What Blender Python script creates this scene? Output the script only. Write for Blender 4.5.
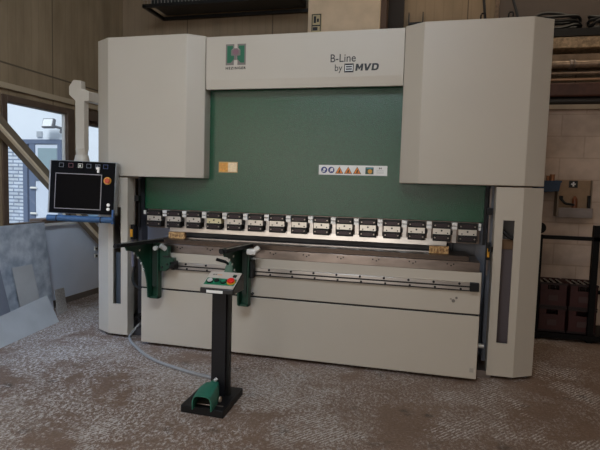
import bpy, bmesh, math, random
from mathutils import Vector, Matrix
random.seed(7)
S = bpy.context.scene
for o in list(bpy.data.objects):
    bpy.data.objects.remove(o, do_unlink=True)
COL = S.collection
PI = math.pi

# ---------------------------------------------------------------- camera
cam_d = bpy.data.cameras.new('camera')
cam_d.sensor_width = 36.0
cam_d.lens = 30.0
cam_d.clip_end = 200
cam = bpy.data.objects.new('camera', cam_d)
COL.objects.link(cam)
R_ = Vector((0.9698, 0.2424, 0.0280)).normalized()
F_ = Vector((-0.2398, 0.9678, -0.0762))
F_ = (F_ - R_ * F_.dot(R_)).normalized()
U_ = R_.cross(F_)
cam.matrix_world = Matrix(((R_.x, U_.x, -F_.x, 0), (R_.y, U_.y, -F_.y, 0), (R_.z, U_.z, -F_.z, 1.55), (0, 0, 0, 1)))
S.camera = cam

# ---------------------------------------------------------------- world, light, exposure
S.view_settings.view_transform = 'Standard'
S.view_settings.look = 'None'
S.view_settings.exposure = -0.18
S.view_settings.gamma = 1.0
S.view_settings.use_curve_mapping = False
W = bpy.data.worlds.new('overcast_sky')
S.world = W
W.use_nodes = True
wn = W.node_tree.nodes
wn['Background'].inputs[0].default_value = (0.84, 0.92, 1.0, 1)
wn['Background'].inputs[1].default_value = 0.9

def area(name, loc, target, sx, sy, power, color, spread=180):
    d = bpy.data.lights.new(name, 'AREA')
    d.shape = 'RECTANGLE'; d.size = sx; d.size_y = sy; d.energy = power; d.color = color; d.spread = math.radians(spread)
    o = bpy.data.objects.new(name, d); COL.objects.link(o)
    o.location = loc
    o.rotation_euler = (Vector(target) - Vector(loc)).to_track_quat('-Z', 'Y').to_euler()
    return o
# added fill lamps overhead, behind the camera and at right; daylight of the left windows
area('roof_fill', (2.6, -0.6, 4.95), (2.2, 3.4, 0.3), 3.6, 1.8, 58, (1.0, 0.80, 0.60))  # added warm fill from above, out of view
area('roof_fill_left', (-1.0, 0.4, 4.95), (-4.0, 4.8, 0.3), 2.6, 1.8, 125, (0.74, 0.86, 1.0), 120)  # added cool fill aimed at the dado and the left floor
area('roof_fill_rear', (1.4, 5.85, 5.1), (1.4, 6.1, 0), 4.6, 0.8, 36, (1.0, 0.84, 0.64))  # unseen lamp added to brighten the back wall
area('front_fill', (-2.2, -5.9, 1.7), (-1.3, 4.5, 0.5), 3.2, 2.8, 100, (1.0, 0.89, 0.77))  # added fill behind the camera for the front of the machine
area('left_window_row_daylight', (-4.3, -2.6, 2.6), (0.0, -2.6, 2.6), 6.0, 1.9, 118, (1.0, 0.88, 0.76))
area('right_fill', (5.9, -1.5, 2.2), (-1.0, 0.6, 1.0), 6.0, 1.9, 35, (0.9, 0.92, 1.0))  # fill added on the right to lift the dado
area('front_window_daylight', (-4.3, 3.1, 1.8), (-2.9, 4.5, 0.0), 1.2, 1.2, 6, (0.40, 0.60, 1.0), 75)
sun_d = bpy.data.lights.new('sun', 'SUN'); sun_d.energy = 3.0; sun_d.angle = 0.3; sun_d.color = (1.0, 0.97, 0.93)
sun = bpy.data.objects.new('sun', sun_d); COL.objects.link(sun)
sun.rotation_euler = Vector((-0.3, 0.75, -0.62)).to_track_quat('-Z', 'Y').to_euler()

# ---------------------------------------------------------------- materials
MATS = {}
def mat(name, col, rough=0.5, metal=0.0, var=0.0, vscale=6.0, bump=0.0, bscale=200.0, emit=None, col2=None,
        stretch=(1, 1, 1), spec=0.5, bdist=.004):
    if name in MATS: return MATS[name]
    m = bpy.data.materials.new(name); m.use_nodes = True
    nt = m.node_tree; b = nt.nodes['Principled BSDF']
    b.inputs['Base Color'].default_value = (*col, 1)
    b.inputs['Roughness'].default_value = rough
    b.inputs['Metallic'].default_value = metal
    b.inputs['Specular IOR Level'].default_value = spec
    tc = nt.nodes.new('ShaderNodeTexCoord')
    mp = nt.nodes.new('ShaderNodeMapping'); mp.inputs['Scale'].default_value = stretch
    nt.links.new(tc.outputs['Object'], mp.inputs['Vector'])
    if var > 0:
        n = nt.nodes.new('ShaderNodeTexNoise'); n.inputs['Scale'].default_value = vscale
        n.inputs['Detail'].default_value = 6
        nt.links.new(mp.outputs[0], n.inputs['Vector'])
        r = nt.nodes.new('ShaderNodeValToRGB')
        c2 = col2 if col2 else tuple(c * (1 - var) for c in col)
        r.color_ramp.elements[0].color = (*c2, 1); r.color_ramp.elements[0].position = 0.35
        r.color_ramp.elements[1].color = (*col, 1); r.color_ramp.elements[1].position = 0.65
        nt.links.new(n.outputs['Fac'], r.inputs[0]); nt.links.new(r.outputs[0], b.inputs['Base Color'])
    if bump > 0:
        n2 = nt.nodes.new('ShaderNodeTexNoise'); n2.inputs['Scale'].default_value = bscale
        n2.inputs['Detail'].default_value = 3
        nt.links.new(mp.outputs[0], n2.inputs['Vector'])
        bp = nt.nodes.new('ShaderNodeBump'); bp.inputs['Strength'].default_value = bump
        bp.inputs['Distance'].default_value = bdist
        nt.links.new(n2.outputs['Fac'], bp.inputs['Height']); nt.links.new(bp.outputs[0], b.inputs['Normal'])
    if emit:
        b.inputs['Emission Color'].default_value = (*col, 1); b.inputs['Emission Strength'].default_value = emit
    MATS[name] = m
    return m

def srgb(r, g, b):
    f = lambda c: (c / 255 / 12.92) if c / 255 <= 0.04045 else ((c / 255 + 0.055) / 1.055) ** 2.4
    return (f(r), f(g), f(b))

CREAM = mat('cream_powder_coat', srgb(182, 172, 157), 0.42, var=0.03, vscale=2, bump=0.12, bscale=500)
GREENP = mat('green_textured_paint', srgb(10, 74, 46), 0.24, var=0.3, vscale=110, bump=.7, bscale=120, spec=.65, bdist=.003)
GREEN = mat('green_paint', srgb(15, 58, 41), 0.4, var=0.1, vscale=30)
GREENB = mat('green_bright_cast', srgb(34, 120, 88), 0.4, var=0.1, vscale=30)
GREENL = mat('pale_green_cast', srgb(96, 130, 112), 0.45, var=0.2, vscale=40)
BLACK = mat('black_paint', srgb(17, 17, 18), 0.45, spec=.3, var=0.1, vscale=40)
BLACKM = mat('black_oxide_steel', srgb(22, 21, 20), 0.45, metal=0.0, spec=.3, var=0.2, vscale=60)
GLOSS = mat('screen_glass', srgb(4, 4, 6), 0.3, spec=.04)
STEEL = mat('ground_steel', srgb(204, 198, 192), 0.28, metal=0.9, var=0.25, vscale=18, stretch=(0.25, 1, 1))
STEELD = mat('oiled_steel', srgb(160, 148, 140), 0.3, metal=0.85, var=0.3, vscale=14, stretch=(0.3, 1, 1))
STEELW = mat('bright_machined_steel', srgb(226, 224, 220), 0.4, metal=0.5, var=0.1, vscale=30)
SLOT = mat('dark_slot_steel', srgb(20, 18, 17), 0.6)
GREYP = mat('grey_machine_frame', srgb(108, 110, 116), 0.5, var=0.12, vscale=8)
DGREY = mat('dark_grey_plate', srgb(62, 62, 68), 0.45, var=0.15, vscale=6)
BLUE = mat('blue_plastic', srgb(54, 88, 124), 0.5, var=0.2, vscale=30)
BLUED = mat('dark_blue_plastic', srgb(32, 78, 128), 0.45)
RED = mat('red_button', srgb(214, 32, 26), 0.35)
YELLOW = mat('yellow_plastic', srgb(206, 146, 36), 0.4)
ORANGE = mat('orange_sign', srgb(226, 130, 30), 0.5)
WHITE = mat('white_label', srgb(226, 224, 218), 0.5)
NAVY = mat('navy_sign', srgb(28, 42, 110), 0.5)
BRASS = mat('brass_plate', srgb(232, 182, 92), 0.35, metal=0.6, var=0.3, vscale=30, col2=srgb(250, 222, 176))
LOGOG = mat('logo_green', srgb(16, 92, 62), 0.5)
LOGOK = mat('logo_grey', srgb(112, 104, 98), 0.5)
INK = mat('black_ink', srgb(18, 18, 20), 0.5)
WOOD = mat('pale_wood', srgb(206, 166, 110), 0.7, var=0.4, vscale=50, col2=srgb(120, 80, 44), stretch=(1, 1, 1))
GALV = mat('galvanised_sheet', srgb(214, 222, 232), 0.45, metal=0.15, var=0.28, vscale=9, col2=srgb(164, 176, 192))
ALU = mat('dull_aluminium_sheet', srgb(204, 208, 212), 0.5, metal=0.15, var=0.1, vscale=4)
GREYSH = mat('dark_grey_sheet', srgb(150, 158, 176), 0.5, metal=0.15, var=0.15, vscale=5)
HOSE = mat('grey_hose', srgb(150, 150, 150), 0.35, var=0.1, vscale=40)
FRAMEW = mat('brown_window_frame', srgb(96, 78, 64), 0.6, var=0.2, vscale=10)
BRACE = mat('beige_brace', srgb(128, 114, 94), 0.6, var=0.15, vscale=10)
PIPEM = mat('brown_steel_pipe', srgb(168, 146, 126), 0.3, metal=0.6, var=0.4, vscale=20)
PIPER = mat('rust_red_pipe', srgb(86, 52, 40), 0.6, var=0.3, vscale=14)
CABLE = mat('black_cable', srgb(20, 19, 19), 0.5)
TAN = mat('tan_board', srgb(150, 122, 94), 0.7, var=0.15, vscale=12)
CRATE = mat('dark_red_crate', srgb(60, 22, 20), 0.5, var=0.2, vscale=10)
BROWNGL = mat('brown_glass', srgb(30, 18, 12), 0.15)
CAP = mat('bottle_cap', srgb(150, 140, 128), 0.35, metal=0.5)
EXTW = mat('outside_render', srgb(226, 232, 240), 0.8, var=0.04, vscale=2)
EXTD = mat('outside_blue_grey_door', srgb(98, 110, 134), 0.5)
EXTG = mat('outside_door_glass', srgb(140, 160, 168), 0.15)
CHEQ = mat('chequer_plate', srgb(190, 184, 178), 0.4, metal=0.2, var=0.4, vscale=60, bump=1, bscale=60)
CYAN = mat('pale_blue_cover', srgb(150, 182, 206), 0.5, var=0.2, vscale=6)

def brick_mat(name, c1, c2, mortar, bw, bh, msize, bump=0.4, rough=0.85, axis='XZ', var=None):
    m = bpy.data.materials.new(name); m.use_nodes = True; nt = m.node_tree; b = nt.nodes['Principled BSDF']
    b.inputs['Roughness'].default_value = rough
    tc = nt.nodes.new('ShaderNodeTexCoord'); sep = nt.nodes.new('ShaderNodeSeparateXYZ'); cmb = nt.nodes.new('ShaderNodeCombineXYZ')
    nt.links.new(tc.outputs['Object'], sep.inputs[0])
    nt.links.new(sep.outputs[0 if axis[0] == 'X' else 1], cmb.inputs[0]); nt.links.new(sep.outputs[2], cmb.inputs[1])
    br = nt.nodes.new('ShaderNodeTexBrick'); br.inputs['Scale'].default_value = 1
    br.inputs['Color1'].default_value = (*c1, 1); br.inputs['Color2'].default_value = (*c2, 1); br.inputs['Mortar'].default_value = (*mortar, 1)
    br.inputs['Brick Width'].default_value = bw; br.inputs['Row Height'].default_value = bh; br.inputs['Mortar Size'].default_value = msize
    nt.links.new(cmb.outputs[0], br.inputs[0])
    n = nt.nodes.new('ShaderNodeTexNoise'); n.inputs['Scale'].default_value = 5; n.inputs['Detail'].default_value = 8
    nt.links.new(tc.outputs['Object'], n.inputs[0])
    mx = nt.nodes.new('ShaderNodeMixRGB'); mx.blend_type = 'MULTIPLY'; mx.inputs[0].default_value = 0.5
    rp = nt.nodes.new('ShaderNodeValToRGB'); rp.color_ramp.elements[0].color = (.45, .43, .40, 1); rp.color_ramp.elements[0].position = .3
    rp.color_ramp.elements[1].position = .62
    nt.links.new(n.outputs[0], rp.inputs[0]); nt.links.new(br.outputs[0], mx.inputs[1]); nt.links.new(rp.outputs[0], mx.inputs[2])
    nt.links.new(mx.outputs[0], b.inputs['Base Color'])
    ad = nt.nodes.new('ShaderNodeMath'); ad.operation = 'SUBTRACT'
    nt.links.new(n.outputs[0], ad.inputs[0]); nt.links.new(br.outputs[1], ad.inputs[1])
    bp = nt.nodes.new('ShaderNodeBump'); bp.inputs['Strength'].default_value = bump; bp.inputs['Distance'].default_value = .01
    nt.links.new(ad.outputs[0], bp.inputs['Height']); nt.links.new(bp.outputs[0], b.inputs['Normal'])
    return m
WBRICK = brick_mat('white_washed_block', srgb(204, 182, 164), srgb(200, 178, 160), srgb(188, 166, 148), .49, .245, .007)
EBRICK = brick_mat('outside_white_brick', srgb(214, 222, 232), srgb(196, 206, 222), srgb(136, 148, 170), .30, .085, .016, rough=.8)

def groove_mat(name, c1, c2, axis, pitch, seams):
    """ribbed board-marked concrete: fine vertical ribs, vertical streaks, wide panel joints"""
    m = bpy.data.materials.new(name); m.use_nodes = True; nt = m.node_tree; b = nt.nodes['Principled BSDF']
    b.inputs['Roughness'].default_value = .85
    tc = nt.nodes.new('ShaderNodeTexCoord'); sep = nt.nodes.new('ShaderNodeSeparateXYZ')
    nt.links.new(tc.outputs['Object'], sep.inputs[0])
    src = sep.outputs[0 if axis == 'X' else 1]
    mp = nt.nodes.new('ShaderNodeMapping'); mp.inputs['Scale'].default_value = (5, 5, 1.4)
    nt.links.new(tc.outputs['Object'], mp.inputs[0])
    n = nt.nodes.new('ShaderNodeTexNoise'); n.inputs['Scale'].default_value = 1; n.inputs['Detail'].default_value = 6
    nt.links.new(mp.outputs[0], n.inputs[0])
    rp = nt.nodes.new('ShaderNodeValToRGB'); rp.color_ramp.elements[0].color = (*c2, 1); rp.color_ramp.elements[0].position = .3
    rp.color_ramp.elements[1].color = (*c1, 1); rp.color_ramp.elements[1].position = .7
    nt.links.new(n.outputs[0], rp.inputs[0])
    def M(op, a, v):
        q = nt.nodes.new('ShaderNodeMath'); q.operation = op; nt.links.new(a, q.inputs[0])
        if isinstance(v, (int, float)): q.inputs[1].default_value = v
        else: nt.links.new(v, q.inputs[1])
        return q.outputs[0]
    t = M('FRACT', M('DIVIDE', src, pitch), 0.0)
    rib = M('LESS_THAN', t, 0.14)
    t2 = M('FRACT', M('DIVIDE', M('ADD', src, seams[0]), seams[1]), 0.0)
    joint = M('LESS_THAN', t2, .014 / seams[1])
    hz = M('LESS_THAN', M('FRACT', M('DIVIDE', M('ADD', sep.outputs[2], seams[2]), 5.0), 0.0), .004)
    line = M('MAXIMUM', M('MAXIMUM', joint, hz), M('MULTIPLY', rib, .14))
    mx = nt.nodes.new('ShaderNodeMixRGB'); nt.links.new(line, mx.inputs[0]); nt.links.new(rp.outputs[0], mx.inputs[1])
    mx.inputs[2].default_value = (c2[0] * .5, c2[1] * .5, c2[2] * .5, 1)
    nt.links.new(mx.outputs[0], b.inputs['Base Color'])
    bp = nt.nodes.new('ShaderNodeBump'); bp.inputs['Strength'].default_value = .5; bp.inputs['Distance'].default_value = .01
    inv = M('MULTIPLY', line, -1.0); nt.links.new(inv, bp.inputs['Height']); nt.links.new(bp.outputs[0], b.inputs['Normal'])
    return m
WALLL = groove_mat('ribbed_concrete_left', srgb(158, 138, 110), srgb(132, 114, 88), 'Y', .11, (-5.17 + 10.0, 2.5, -2.76 + 5))
WALLB = groove_mat('ribbed_concrete_back', srgb(142, 122, 98), srgb(126, 108, 86), 'X', .11, (-.4 + 10, 1.25, 0))
PAINTW = mat('white_painted_dado', srgb(224, 234, 250), 0.6, var=0.05, vscale=3)
PLASTER = mat('cream_plaster', srgb(208, 186, 158), 0.8, var=0.18, vscale=4)
BEAMC = mat('rough_concrete_beam', srgb(206, 176, 140), 0.9, var=0.5, vscale=30, bump=.8, bscale=60)
DARKC = mat('dark_ceiling', srgb(60, 54, 48), 0.9)

def floor_mat():
    m = bpy.data.materials.new('worn_concrete_floor'); m.use_nodes = True; nt = m.node_tree; b = nt.nodes['Principled BSDF']
    tc = nt.nodes.new('ShaderNodeTexCoord')
    def noise(sc, det, stretch=(1, 1, 1), rot=0, dist=0, rough=.5):
        mp = nt.nodes.new('ShaderNodeMapping'); mp.inputs['Scale'].default_value = stretch; mp.inputs['Rotation'].default_value = (0, 0, rot)
        nt.links.new(tc.outputs['Object'], mp.inputs[0])
        n = nt.nodes.new('ShaderNodeTexNoise'); n.inputs['Scale'].default_value = sc; n.inputs['Detail'].default_value = det
        n.inputs['Distortion'].default_value = dist; n.inputs['Roughness'].default_value = rough
        nt.links.new(mp.outputs[0], n.inputs[0]); return n.outputs[0]
    def ramp(x, p0, p1, c0=(0, 0, 0), c1=(1, 1, 1)):
        r = nt.nodes.new('ShaderNodeValToRGB'); r.color_ramp.elements[0].position = p0; r.color_ramp.elements[1].position = p1
        r.color_ramp.elements[0].color = (*c0, 1); r.color_ramp.elements[1].color = (*c1, 1)
        nt.links.new(x, r.inputs[0]); return r.outputs[0]
    def mul(a, b_):
        q = nt.nodes.new('ShaderNodeMath'); q.operation = 'MULTIPLY'
        for i, v in enumerate((a, b_)):
            if isinstance(v, float): q.inputs[i].default_value = v
            else: nt.links.new(v, q.inputs[i])
        return q.outputs[0]
    def mix(f, a, b_):
        q = nt.nodes.new('ShaderNodeMixRGB'); nt.links.new(f, q.inputs[0])
        for i, v in ((1, a), (2, b_)):
            if isinstance(v, tuple): q.inputs[i].default_value = (*v, 1)
            else: nt.links.new(v, q.inputs[i])
        return q.outputs[0]
    base = ramp(noise(1.3, 8), .3, .7, srgb(122, 98, 80), srgb(146, 122, 104))
    fine = noise(55, 8, rough=.75)
    base = mix(ramp(fine, .38, .66), srgb(104, 80, 64), base)
    base = mix(mul(ramp(noise(4.5, 4), .62, .72), .6), base, srgb(52, 42, 36))
    # pale paint left in the pores: fine speckle gathered in broad patches, paler towards the windows to paint in their light
    sep = nt.nodes.new('ShaderNodeSeparateXYZ'); nt.links.new(tc.outputs['Object'], sep.inputs[0])
    wear_and_light = nt.nodes.new('ShaderNodeMapRange'); wear_and_light.inputs[1].default_value = .6; wear_and_light.inputs[2].default_value = -3.2
    wear_and_light.inputs[3].default_value = .3; wear_and_light.inputs[4].default_value = 1.0
    nt.links.new(sep.outputs[0], wear_and_light.inputs[0])
    reg = ramp(noise(1.7, 10, dist=.5, rough=.8), .44, .50)
    st1 = ramp(noise(48, 8, (1, .6, 1), .7, rough=.85, dist=.3), .50, .56)
    st2 = ramp(noise(75, 6, (.6, 1, 1), .3, rough=.85), .54, .60)
    base = mix(mul(mul(mul(reg, st1), .95), wear_and_light.outputs[0]), base, srgb(218, 212, 206))
    base = mix(mul(mul(st2, ramp(noise(2.2, 5), .35, .6)), .28), base, srgb(200, 190, 180))
    # imprinted tread pattern in a few spots
    w = nt.nodes.new('ShaderNodeTexWave'); w.inputs['Scale'].default_value = 13; w.inputs['Distortion'].default_value = 4
    w.inputs['Detail'].default_value = 4; w.inputs['Detail Scale'].default_value = 3
    mp = nt.nodes.new('ShaderNodeMapping'); mp.inputs['Rotation'].default_value = (0, 0, .7); nt.links.new(tc.outputs['Object'], mp.inputs[0])
    nt.links.new(mp.outputs[0], w.inputs[0])
    base = mix(mul(mul(mul(ramp(w.outputs[1], .55, .8), ramp(noise(1.0, 6, rot=2, rough=.7), .52, .56)), ramp(noise(30, 5, rough=.8), .44, .52)), .8), base, srgb(206, 198, 190))
    nt.links.new(base, b.inputs['Base Color'])
    rr = nt.nodes.new('ShaderNodeMapRange'); rr.inputs[3].default_value = .42; rr.inputs[4].default_value = .72
    nt.links.new(fine, rr.inputs[0]); nt.links.new(rr.outputs[0], b.inputs['Roughness'])
    bp = nt.nodes.new('ShaderNodeBump'); bp.inputs['Strength'].default_value = .35; bp.inputs['Distance'].default_value = .01
    nt.links.new(fine, bp.inputs['Height']); nt.links.new(bp.outputs[0], b.inputs['Normal'])
    return m
FLOOR = floor_mat()

glassm = bpy.data.materials.new('window_glass'); glassm.use_nodes = True
_nt = glassm.node_tree; _nt.nodes.clear()
_o = _nt.nodes.new('ShaderNodeOutputMaterial'); _mx = _nt.nodes.new('ShaderNodeMixShader'); _t = _nt.nodes.new('ShaderNodeBsdfTransparent')
_g = _nt.nodes.new('ShaderNodeBsdfGlossy'); _g.inputs['Roughness'].default_value = .02; _t.inputs[0].default_value = (.93, .97, 1, 1)
_mx.inputs[0].default_value = .04
_nt.links.new(_t.outputs[0], _mx.inputs[1]); _nt.links.new(_g.outputs[0], _mx.inputs[2])
_nt.links.new(_mx.outputs[0], _o.inputs[0])

# ---------------------------------------------------------------- mesh helpers
ORG = {}
class MB:
    def __init__(s): s.bm = bmesh.new(); s.mi = 0
    def _t(s, geo):
        for f in geo:
            f.material_index = s.mi
    def poly(s, bottom, top):
        a = [s.bm.verts.new(p) for p in bottom]; b = [s.bm.verts.new(p) for p in top]; n = len(a); fs = []
        fs.append(s.bm.faces.new(a[::-1])); fs.append(s.bm.faces.new(b))
        for i in range(n): fs.append(s.bm.faces.new((a[i], a[(i + 1) % n], b[(i + 1) % n], b[i])))
        s._t(fs); return s
    def box(s, x0, x1, y0, y1, z0, z1):
        return s.poly([(x0, y0, z0), (x1, y0, z0), (x1, y1, z0), (x0, y1, z0)], [(x0, y0, z1), (x1, y0, z1), (x1, y1, z1), (x0, y1, z1)])
    def prz(s, pts, z0, z1): return s.poly([(x, y, z0) for x, y in pts], [(x, y, z1) for x, y in pts])
    def pry(s, pts, y0, y1): return s.poly([(x, y0, z) for x, z in pts], [(x, y1, z) for x, z in pts])
    def prx(s, pts, x0, x1): return s.poly([(x0, y, z) for y, z in pts], [(x1, y, z) for y, z in pts])
    def cyl(s, p0, p1, r, r2=None, n=16):
        p0 = Vector(p0); p1 = Vector(p1); d = (p1 - p0); q = d.to_track_quat('Z', 'Y'); r2 = r if r2 is None else r2
        ring = lambda c, rr: [c + q @ Vector((rr * math.cos(2 * PI * i / n), rr * math.sin(2 * PI * i / n), 0)) for i in range(n)]
        return s.poly(ring(p0, r), ring(p1, r2))
    def bar(s, p0, p1, w, h, up=(0, 0, 1)):
        p0 = Vector(p0); p1 = Vector(p1); d = (p1 - p0).normalized(); sd = d.cross(Vector(up)).normalized(); u = sd.cross(d)
        c = lambda p: [p + sd * a * w / 2 + u * b * h / 2 for a, b in ((-1, -1), (1, -1), (1, 1), (-1, 1))]
        return s.poly(c(p0), c(p1))
    def tube(s, pts, r, n=10, smooth=True):
        pts = [Vector(p) for p in pts]
        if smooth and len(pts) > 2:
            out = []
            for i in range(len(pts) - 1):
                a = pts[max(i - 1, 0)]; b = pts[i]; c = pts[i + 1]; d = pts[min(i + 2, len(pts) - 1)]
                for k in range(6):
                    t = k / 6
                    out.append(.5 * ((2 * b) + (c - a) * t + (2 * a - 5 * b + 4 * c - d) * t * t + (3 * b - a - 3 * c + d) * t ** 3))
            out.append(pts[-1]); pts = out
        rings = []
        for i, p in enumerate(pts):
            d = (pts[min(i + 1, len(pts) - 1)] - pts[max(i - 1, 0)]).normalized()
            up = Vector((0, 0, 1)) if abs(d.z) < .95 else Vector((1, 0, 0))
            sd = d.cross(up).normalized(); u = sd.cross(d)
            rings.append([s.bm.verts.new(p + (sd * math.cos(2 * PI * k / n) + u * math.sin(2 * PI * k / n)) * r) for k in range(n)])
        fs = []
        for a, b in zip(rings, rings[1:]):
            for k in range(n): fs.append(s.bm.faces.new((a[k], a[(k + 1) % n], b[(k + 1) % n], b[k])))
        fs.append(s.bm.faces.new(rings[0][::-1])); fs.append(s.bm.faces.new(rings[-1])); s._t(fs)
        return s
    def quad(s, *p):
        s._t([s.bm.faces.new([s.bm.verts.new(q) for q in p])]); return s
    def build(s, name, m, parent=None, bevel=0.0, local=False, smooth=None):
        if parent is not None and not local:
            bmesh.ops.translate(s.bm, verts=s.bm.verts, vec=-ORG.get(parent.name, Vector((0, 0, 0))))
        bmesh.ops.recalc_face_normals(s.bm, faces=s.bm.faces)
        me = bpy.data.meshes.new(name); s.bm.to_mesh(me); s.bm.free()
        for mm in (m if isinstance(m, (list, tuple)) else [m]): me.materials.append(mm)
        o = bpy.data.objects.new(name, me); COL.objects.link(o)
        if parent is not None:
            o.parent = parent; ORG[o.name] = ORG.get(parent.name, Vector((0, 0, 0)))
        if bevel > 0:
            b = o.modifiers.new('bevel', 'BEVEL'); b.width = bevel; b.segments = 2; b.limit_method = 'ANGLE'; b.angle_limit = .5
        for p in me.polygons: p.use_smooth = True
        me.set_sharp_from_angle(angle=.42)
        return o

def tag(o, label=None, cat=None, group=None, kind=None):
    if label: o['label'] = label
    if cat: o['category'] = cat
    if group: o['group'] = group
    if kind: o['kind'] = kind
    return o
def thing(name, loc, label, cat, group=None, rot=None):
    o = bpy.data.objects.new(name, None); COL.objects.link(o); o.location = loc; o.empty_display_size = .1
    if rot: o.rotation_euler = rot
    ORG[o.name] = Vector(loc)
    return tag(o, label, cat, group)
def struct(o): o['kind'] = 'structure'; return o

def lettering(txt, parent, pos, size, m, name='lettering', bold=0.0, depth=.0015, stretch=1.0, label=None, space=1.0, rotm=None, local=False, align='LEFT'):
    cu = bpy.data.curves.new('text', 'FONT'); cu.body = txt; cu.size = size; cu.extrude = depth; cu.offset = bold
    cu.align_x = align; cu.resolution_u = 3; cu.space_character = space
    t = bpy.data.objects.new('text', cu); COL.objects.link(t)
    dg = bpy.context.evaluated_depsgraph_get(); dg.update()
    me = bpy.data.meshes.new_from_object(t.evaluated_get(dg))
    bpy.data.objects.remove(t, do_unlink=True)
    R = rotm if rotm else Matrix.Rotation(PI / 2, 4, 'X')
    off = Vector(pos) - (Vector((0, 0, 0)) if local else ORG.get(parent.name, Vector((0, 0, 0))))
    me.transform(Matrix.Translation(off) @ R @ Matrix.Diagonal((stretch, 1, 1, 1)))
    me.materials.clear(); me.materials.append(m)
    o = bpy.data.objects.new(name, me); COL.objects.link(o); o.parent = parent
    ORG[o.name] = ORG.get(parent.name, Vector((0, 0, 0)))
    if label: o['label'] = label
    return o

# ================================================================ SETTING
XL, YB, XR, ZC, YF = -4.37, 6.6, 6.0, 5.2, -6.5
struct(MB().box(XL - .25, XR + .2, YF, YB + .2, -.15, 0).build('floor', FLOOR))
struct(MB().box(XL - .25, XR + .2, YF, YB + .2, ZC, ZC + .2).build('ceiling', DARKC))
W3 = (2.45, 4.10, 1.03, 2.44)
W1 = (4.41, 5.53, 1.03, 2.44); W2 = (5.68, 6.5, 1.03, 2.36)
w = MB()
t0, t1 = XL - .12, XL
w.mi = 1; w.box(t0, t1, YF, YB, 0, W1[2]); w.mi = 0
w.box(t0, t1, YF, YB, W1[3], ZC)
w.box(t0, t1, YF, W3[0], W1[2], W1[3]); w.box(t0, t1, W3[1], W1[0], W1[2], W1[3]); w.box(t0, t1, W1[1], W2[0], W1[2], W1[3])
w.box(t0, t1, W2[1], YB, W1[2], W1[3]); w.box(t0, t1, W2[0], W2[1], W2[3], W1[3])
struct(w.build('wall_left', [WALLL, PAINTW]))
struct(MB().box(XL, XR, YB, YB + .2, 2.5, ZC).box(XL, .9, YB, YB + .2, 0, 2.5).build('wall_back', WALLB))
struct(MB().box(.9, XR, YB - .32, YB + .2, 0, 2.5).build('wall_back.001', WBRICK))
struct(MB().box(XR, XR + .2, YF, YB + .2, 0, ZC).build('wall_right', WALLB))
fw = MB(); fw.box(XL - .25, -4.0, YF - .2, YF, 0, ZC).box(-.3, XR + .2, YF - .2, YF, 0, ZC).box(-4.0, -.3, YF - .2, YF, 4.2, ZC)
struct(fw.build('wall_front', WALLB))
struct(MB().box(XL, XL + .02, 1.5, YB, 0, .07).build('baseboard_left', mat('grey_skirting', srgb(112, 104, 98), .6)))
struct(MB().box(XL - .22, XL + .05, 4.3, YB, W1[2] - .03, W1[2]).build('trim_1', mat('white_sill', srgb(226, 226, 226), .5)))
struct(MB().box(XL, XL + .03, 3.0, YB, 2.50, 2.56).build('trim_2', mat('pale_trim', srgb(176, 158, 132), .6)))
struct(MB().box(XL, XL + .06, 5.6, YB, 2.34, 2.47).build('trim_3', FRAMEW))

def window(n, y0, y1, z0, z1, fr=.07):
    f = MB()
    x0, x1 = XL - .07, XL + .02
    f.box(x0, x1, y0, y0 + fr, z0, z1).box(x0, x1, y1 - fr - .05, y1, z0, z1).box(x0, x1, y0 + fr, y1 - fr - .05, z1 - .07, z1).box(x0, x1, y0 + fr, y1 - fr - .05, z0, z0 + .03)
    fo = struct(f.build('window_%d' % n, FRAMEW, bevel=.004))
    g = MB().box(XL - .055, XL - .049, y0 + fr, y1 - fr - .05, z0 + .03, z1 - .07).build('pane', glassm)
    g.parent = fo
    b = MB()
    for a in ((y0 + fr, y0 + fr + .015), (y1 - fr - .065, y1 - fr - .05)): b.box(XL - .06, XL - .02, a[0], a[1], z0 + .03, z1 - .07)
    b.box(XL - .06, XL - .02, y0 + fr, y1 - fr - .05, z1 - .08, z1 - .07)
    b = b.build('window_bead', mat('pale_window_bead', srgb(214, 210, 204), .5)); b.parent = fo
window(1, *W1); window(2, *W2); window(3, *W3)

# brace across the window
t = thing('diagonal_brace', (-4.2, 4.0, 0), 'beige diagonal steel brace running down across the left window', 'brace')
br0, br1 = Vector((-4.23, 3.95, 2.33)), Vector((-4.23, 6.0, .68))
MB().bar(br0, br1, .10, .13, up=(1, 0, 0)).build('beam', BRACE, t, bevel=.006)
MB().bar(br0 + Vector((.055, -.028, -.036)), br1 + Vector((.055, -.028, -.036)), .02, .045, up=(1, 0, 0)).build('flange', mat('pale_flange', srgb(236, 220, 190), .5), t)

# sockets on the dado, items on the sill
for z in (.60, .50):
    a = MB().box(XL, XL + .02, 5.93, 5.99, z, z + .05)
    a.mi = 1; a.box(XL + .02, XL + .025, 5.945, 5.975, z + .012, z + .038)
    tag(a.build('wall_socket', [WHITE, BLACK]), 'small white wall socket on the pale lower wall, %s of the two' % ('upper' if z > .55 else 'lower'), 'socket')
tag(MB().box(XL - .2, XL - .02, 5.0, 5.32, W1[2], W1[2] + .05).build('flat_box', mat('brown_tray', srgb(120, 96, 84), .6), bevel=.005),
    'flat brown box lying on the window sill', 'box')

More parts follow.
